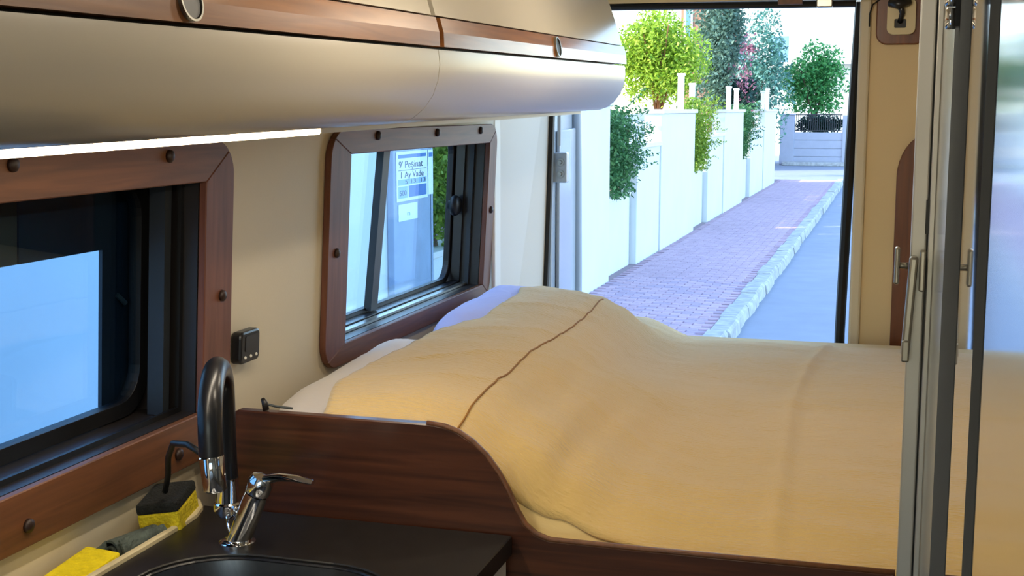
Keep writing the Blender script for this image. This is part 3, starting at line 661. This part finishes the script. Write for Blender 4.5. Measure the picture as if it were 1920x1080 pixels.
# ------------------------------------------------------------------ garden wall in repeating bays
HY = [8.47, 14.5, 21.0, 27.9, 35.6]
ord_ = ['first', 'second', 'third', 'fourth', 'fifth']
near = ['beside the van window', 'next to the open rear door', 'under the yellow-green tree', 'before the grey-green tree', 'at the far street corner']
PT = 0.0
for k, yh_ in enumerate(HY):
    p0 = yh_-3.1 if k else 1.5
    tpz = PT + (.10 if k == 1 else 0)
    t = thing('garden_wall_pier', 'tall white rendered wall block ' + near[k], 'wall', (WXF, (p0+yh_)/2, RZ), 'white garden wall blocks')
    MB().box(WXF-.25, WXF, p0, yh_, RZ+.01, tpz-.06).build('rendered_block', 'white_render', t, bev=.01)
    MB().box(WXF-.29, WXF+.04, p0-.03, yh_+.03, tpz-.0595, tpz).build('cap_stone', 'white_cap', t, bev=.008)
    if k == 4: break
    nx = HY[k+1]-3.1
    t = thing('garden_wall', 'lower white garden wall beyond the hedge ' + near[k], 'wall', (WXF, yh_+2, RZ), 'low white garden walls')
    MB().box(WXF-.25, WXF-.02, yh_+1.75, nx-.031, RZ+.01, -.50).build('rendered_block', 'white_render', t, bev=.01)
    MB().box(WXF-.29, WXF+.02, yh_+1.72, nx-.032, -.4995, -.44).build('cap_stone', 'white_cap', t, bev=.008)
    MB().tube([(WXF-.13, yh_+1.8, -.19), (WXF-.13, nx-.05, -.19)], .035, 8).build('hand_rail', 'fence_post', t)
    for q in (.15, .85): MB().tube([(WXF-.13, yh_+1.8+(nx-yh_-1.9)*q, -.4395), (WXF-.13, yh_+1.8+(nx-yh_-1.9)*q, -.22)], .02, 8).build('rail_post', 'fence_post', t)
    t = thing('planter_wall', 'low set-back planter wall under the hedge ' + near[k], 'wall', (WXF-.4, yh_+.9, RZ), 'low planter walls under hedges')
    MB().box(WXF-.36, WXF-.11, yh_+.031, yh_+1.715, RZ+.01, -1.10).build('rendered_block', 'white_render', t, bev=.01)
    MB().box(WXF-.38, WXF-.09, yh_+.032, yh_+1.714, -1.0995, -1.05).build('cap_stone', 'white_cap', t, bev=.008)
tag(MB().box(-9.5, WXF-.60, 1.5, 37, RZ+.001, -1.15).build('garden_soil', 'soil'), 'planted garden ground behind the white wall', 'soil', kind='structure')
for k, (y, h, x) in enumerate(((20.3, .52, -3.28), (22.9, .42, -3.5), (26.3, .42, -3.28), (27.6, .40, -3.28), (33.2, .42, -3.28), (34.4, .50, -3.28))):
    t = thing('fence_post', ['tallest white fence post standing before the yellow-green tree', 'white fence post rising from the hedge by the yellow-green tree', 'white fence post on the wall before pink blossoms', 'second white fence post on the wall before pink blossoms', 'white fence post near the crossing', 'last white fence post before the crossing'][k], 'post', (x, y, 0 if k != 1 else -1.05), 'white fence posts on the garden wall')
    zb = .0005 if k != 1 else -1.15
    MB().box(x-.045, x+.045, y-.045, y+.045, zb, h).build('shaft', 'fence_post', t)
    MB().box(x-.06, x+.06, y-.06, y+.06, h+.0003, h+.04).build('cap', 'fence_post', t, bev=.008)
# meter cabinet with posters beside the window
mc = thing('meter_cabinet', 'blue-grey street cabinet with posters behind the sliding window', 'cabinet', (WXF+.03, 8.08, SZ))
CX = -3.10; WF = WXF+.002
MB().box(WF, CX, 7.715, 8.455, SZ+.001, -.06).build('housing', 'cabinet_blue', mc, bev=.006)
MB().box(CX, CX+.002, 8.40, 8.405, SZ+.05, -.08).build('door_gap', 'poster_ink', mc)
PXX = CX+.0055
ps = thing('poster', 'pale blue printed notice with text lines on the street cabinet', 'poster', (CX+.003, 8.05, -.60))
MB().box(CX+.003, PXX, 7.755, 8.33, -.600, -.275).build('paper', 'poster_paper', ps)
q = lambda a0, a1, b0, b1, m, nme: MB().box(PXX+.0003, PXX+.001, a0, a1, b0, b1).build(nme, m, ps)
q(7.785, 8.305, -.318, -.294, 'poster_blue', 'printed_bar'); q(7.785, 8.305, -.3995, -.396, 'poster_ink', 'printed_line')
q(7.785, 8.305, -.494, -.456, 'poster_pale_blue', 'printed_bar'); q(7.97, 8.305, -.580, -.503, 'poster_blue', 'printed_block'); q(7.785, 7.945, -.580, -.503, 'poster_pale_blue', 'printed_block')
def text(s, y, z, size, parent, width, mat='poster_ink'):
    c = bpy.data.curves.new('lettering', 'FONT'); c.body = s; c.size = size; c.extrude = .0004; c.materials.append(MATS[mat])
    o = bpy.data.objects.new('lettering', c); C.objects.link(o); b = BASE[parent.name]
    bpy.context.view_layer.update()
    me = bpy.data.meshes.new_from_object(o.evaluated_get(bpy.context.evaluated_depsgraph_get())); bpy.data.objects.remove(o)
    xs = [v.co.x for v in me.vertices]; k = width/(max(xs)-min(xs))
    for v in me.vertices: v.co.x *= k
    o = bpy.data.objects.new('lettering', me); C.objects.link(o); o.parent = parent; o['kind'] = 'stuff'
    o.rotation_euler = (math.pi/2, 0, math.pi/2); o.location = (PXX+.0016-b[0], y-b[1], z-b[2]); return o
text("9' Peşinat", 7.79, -.382, .066, ps, .44); text("1 Ay Vade", 7.81, -.448, .060, ps, .42); text("5 13  13", 7.90, -.488, .040, ps, .38); text("500", 7.80, -.562, .048, ps, .12)
p2 = thing('poster', 'small square white notice under the large poster', 'poster', (CX+.003, 7.95, -.73))
MB().box(CX+.003, PXX, 7.785, 8.13, -.730, -.620).build('paper', 'poster_paper', p2)
text("n", 7.93, -.70, .05, p2, .05, 'poster_pale_blue')
p3 = thing('poster', 'narrow notice strip beside the large poster', 'poster', (CX+.003, 8.40, -.60))
MB().box(CX+.003, PXX, 8.345, 8.44, -.585, -.275).build('paper', 'poster_paper', p3)
MB().box(PXX+.0003, PXX+.001, 8.355, 8.43, -.325, -.295).build('printed_bar', 'poster_blue', p3)
# ------------------------------------------------------------------ plants
def leaves(mb, c, rad, n, size, rng, shell=.45):
    for _ in range(n):
        while True:
            p = Vector((rng.uniform(-1, 1), rng.uniform(-1, 1), rng.uniform(-1, 1)))
            if shell < p.length < 1: break
        pos = Vector((c[0]+p.x*rad[0], c[1]+p.y*rad[1], c[2]+p.z*rad[2])); s = size*rng.uniform(.6, 1.3)
        q = Matrix.Rotation(rng.uniform(0, 6.28), 3, 'Z') @ Matrix.Rotation(rng.uniform(-1.1, 1.1), 3, 'X') @ Matrix.Rotation(rng.uniform(-1, 1), 3, 'Y')
        mb.add([pos + q @ Vector(v) for v in ((-s*.35, 0, 0), (0, -s*.7, 0), (s*.35, 0, .1*s), (0, s*.7, 0))], [(0, 1, 2, 3)])
def crown(c, rad, blobs, n, size, seed, brad=(.28, .5)):
    rng = random.Random(seed); mb = MB()
    for b in range(blobs):
        while True:
            p = Vector((rng.uniform(-1, 1), rng.uniform(-1, 1), rng.uniform(-1, 1)))
            if p.length < 1: break
        r = rng.uniform(*brad); p *= (1-r*.8)
        leaves(mb, (c[0]+p.x*rad[0], c[1]+p.y*rad[1], c[2]+p.z*rad[2]), [q*r for q in rad], n//blobs, size, rng)
    return mb
def trunk(base, c, r, rng, n=4, spread=.5):
    mb = MB(); top = Vector(c); b = Vector(base); mid = b.lerp(top, .45)+Vector((rng.uniform(-.1, .1), rng.uniform(-.1, .1), 0))
    mb.tube([b, mid, top], [r, r*.8, r*.35], 8)
    for k in range(n):
        e = top+Vector((rng.uniform(-spread, spread), rng.uniform(-spread, spread), rng.uniform(0, spread)))
        mb.tube([mid, mid.lerp(e, .5)+Vector((0, 0, .1)), e], [r*.55, r*.4, r*.15], 6)
    return mb
def tree(name, label, base, c, rad, blobs, n, size, leaf, bark, r, seed, group='trees beyond the garden wall', extra=()):
    t = thing(name, label, 'tree', base, group); rng = random.Random(seed)
    trunk(base, c, r, rng, 5, rad[0]*.6).build('trunk', bark, t, smooth=True)
    o = crown(c, rad, blobs, n, size, seed).build('crown', leaf, t, recalc=False)
    for nm, c2, rad2, bl2, n2, s2, lf2 in extra: crown(c2, rad2, bl2, n2, s2, seed+9).build(nm, lf2, t, recalc=False)
    return t
tree('round_tree', 'sunlit yellow-green round tree with reddish trunk behind the wall', (-4.35, 24, -1.15), (-4.27, 24, .92), (1.02, .95, 1.02), 60, 15000, .06, 'leaf_yellow', 'bark', .06, 11)
tree('blossom_shrub', 'tall grey-green shrub with pink blossoms beside the yellow-green tree', (-4.3, 32, -1.15), (-4.25, 32, 1.35), (.85, .9, 1.9), 44, 9000, .085, 'leaf_grey', 'bark_dark', .05, 21,
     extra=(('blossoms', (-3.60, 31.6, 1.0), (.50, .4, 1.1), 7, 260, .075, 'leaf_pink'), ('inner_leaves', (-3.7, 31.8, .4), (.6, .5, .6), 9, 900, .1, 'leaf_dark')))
tree('hazy_tree', 'loose blue-green tree with pink tips before the white house', (-4.3, 41, -2.1), (-4.05, 41, 1.0), (1.1, 1.0, 2.4), 34, 4600, .10, 'leaf_blue', 'bark_dark', .05, 31,
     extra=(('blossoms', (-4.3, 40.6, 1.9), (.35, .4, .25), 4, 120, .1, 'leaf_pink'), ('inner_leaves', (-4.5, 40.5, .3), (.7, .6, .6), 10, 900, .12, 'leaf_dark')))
tree('street_tree', 'full green tree above the dark railing across the crossing', (-3.1, 52.2, -2.1), (-3.1, 52.2, 1.15), (1.55, 1.3, 1.6), 46, 6500, .12, 'leaf_green', 'bark_dark', .07, 41)
def hedge(label, y0, L, leaf, seed, zt):
    rng = random.Random(seed); c = (WXF-.24, y0+L/2, (zt-1.06)/2)
    t = thing('hedge_bush', label, 'hedge', (c[0], c[1], -1.05), 'hedge bushes in the wall recesses')
    trunk((c[0], c[1], -1.05), (c[0], c[1], -.5), .03, rng, 5, .35).build('stems', 'bark_dark', t)
    mb = MB()
    for b in range(70):
        leaves(mb, (c[0]+rng.uniform(-.10, .20), y0+.16+rng.uniform(0, L-.34), rng.uniform(-.93, zt-.12)), (.17, .20, .20), 130, .045, rng, .2)
    for b in range(34):   # loose twigs reaching out
        p = Vector((c[0]+.2, y0+rng.uniform(.4, L-.2), rng.uniform(-.8, zt))); d = Vector((rng.uniform(.3, .6), rng.uniform(.0, .6), rng.uniform(-.1, .5))).normalized()
        for q in range(9): leaves(mb, p+d*(.045*q), (.025, .025, .025), 3, .035, rng, .1)
    mb.build('foliage', leaf, t, recalc=False)
hedge('bright hedge plant seen through the sliding window', 8.52, 1.5, 'leaf_hedge_sun_tint', 3, .25)
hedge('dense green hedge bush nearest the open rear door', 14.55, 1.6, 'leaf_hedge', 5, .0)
hedge('sun-tinted hedge bush right of the yellow-green tree', 21.05, 1.66, 'leaf_hedge_sun_tint', 7, .15)
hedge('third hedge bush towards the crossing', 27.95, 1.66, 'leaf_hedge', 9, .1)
# ------------------------------------------------------------------ far side of the crossing
fw = thing('street_wall', 'pale boundary wall with grooved courses across the crossing', 'wall', (-2, 50, RZ))
for k in range(4): MB().box(-3.95, 6, 49.9, 50.15, RZ+.02+k*.31, RZ+.02+k*.31+.285).build('wall_course', 'far_wall', fw, bev=.015)
MB().box(-3.97, 6, 49.93, 50.1, RZ+.01, -.87).build('wall_core', 'far_wall', fw)
MB().box(-4.25, -3.72, 49.85, 50.3, RZ+.01, -.22).build('gate_pillar', 'far_wall', fw, bev=.02)
MB().box(-4.29, -3.68, 49.81, 50.34, -.2195, -.16).build('pillar_cap', 'far_wall', fw, bev=.015)
MB().box(-1.95, -1.45, 49.85, 50.3, RZ+.01, -.22).build('gate_pillar', 'far_wall', fw, bev=.02)
MB().box(-4.1, 6, 49.2, 49.89, RZ+.001, RZ+.14).build('kerb_step', 'kerb_stone', fw, bev=.02)
rl = thing('railing', 'dark metal railing on the pale wall below the green tree', 'railing', (-2.8, 50.05, -.85))
for z in (-.82, -.22): MB().box(-3.70, -1.97, 50.02, 50.06, z, z+.04).build('rail', 'railing_dark', rl)
for k in range(22): MB().box(-3.68+k*.078, -3.655+k*.078, 50.025, 50.055, -.78, -.22).build('bar', 'railing_dark', rl)
tree('under_shrub', 'dark shady shrub behind the railing', (-2.8, 50.6, -2.1), (-2.8, 50.6, -.55), (1.0, .3, .5), 14, 1600, .12, 'leaf_dark', 'bark_dark', .03, 51)
gf = thing('garden_fence', 'blue-grey board fence behind the reddish trunk', 'fence', (-5.4, 27.3, -1.15))
for k in range(14): MB().box(-6.9+k*.2, -6.715+k*.2, 27.28, 27.31, -1.149, -.12+.02*(k % 3)).build('fence_board', 'cabinet_blue', gf, bev=.004)
for z in (-.95, -.35): MB().box(-6.9, -4.12, 27.311, 27.35, z, z+.07).build('fence_rail', 'cabinet_blue', gf)
def house(name, label, x0, x1, y0, y1, z1, wins, mat='house_white', band=None):
    t = thing(name, label, 'building', ((x0+x1)/2, (y0+y1)/2, RZ), 'houses around the street')
    MB().box(x0, x1, y0, y1, RZ+.01, z1).build('walls', mat, t)
    MB().box(x0-.25, x1+.25, y0-.25, y1+.25, z1+.001, z1+.25).build('roof_slab', 'white_cap', t, bev=.03)
    if band:
        for z in band: MB().box(x0-.1, x1+.1, y0-.9, y0-.001, z, z+.18).build('balcony_slab', 'white_cap', t, bev=.02)
    for (ax, u0, u1, zz0, zz1) in wins:
        if ax == 'y':
            f = MB().box(u0, u1, y0-.05, y0-.001, zz0, zz1).build('window', 'white_cap', t); MB().box(u0+.08, u1-.08, y0-.07, y0-.0505, zz0+.08, zz1-.08).build('window_pane', 'house_glass', f)
        else:
            f = MB().box(x1+.001, x1+.05, u0, u1, zz0, zz1).build('window', 'white_cap', t); MB().box(x1+.0505, x1+.07, u0+.08, u1-.08, zz0+.08, zz1-.08).build('window_pane', 'house_glass', f)
    return t
house('white_house', 'large pale house behind the green street tree', -4.4, 9, 62, 74, 9, [('y', -1.2, .2, .2, 1.8), ('y', 2, 3.4, .2, 1.8), ('y', 2, 3.4, 3.4, 5)], band=(2.05,))
house('white_house', 'pale house wing showing between the trees', -14, -4.0, 75.5, 86, 8.5, [('y', -7.2, -6.0, 2.6, 4.2), ('y', -9.6, -8.4, 2.6, 4.2)], band=(2.3,))
house('brown_house', 'brown fronted house with blue pane above the yellow-green tree', -7.15, -6.15, 44, 52, 6.5, [('y', -7.05, -6.75, 1.9, 3.4)], 'house_brown')
house('sun_blocker', 'unseen white block added behind the garden wall to shade the van', -15, -7.5, -16, 12, 5.6, [('x', -2, -.6, 2, 3.6), ('x', 3, 4.4, 2, 3.6), ('x', 8, 9.4, 2, 3.6)])  # out of view, added to keep direct sun off van and street

# ------------------------------------------------------------------ lift everything so that the road lies at z = 0
for o in list(C.objects):
    if o.parent is None: o.location.z += LIFT
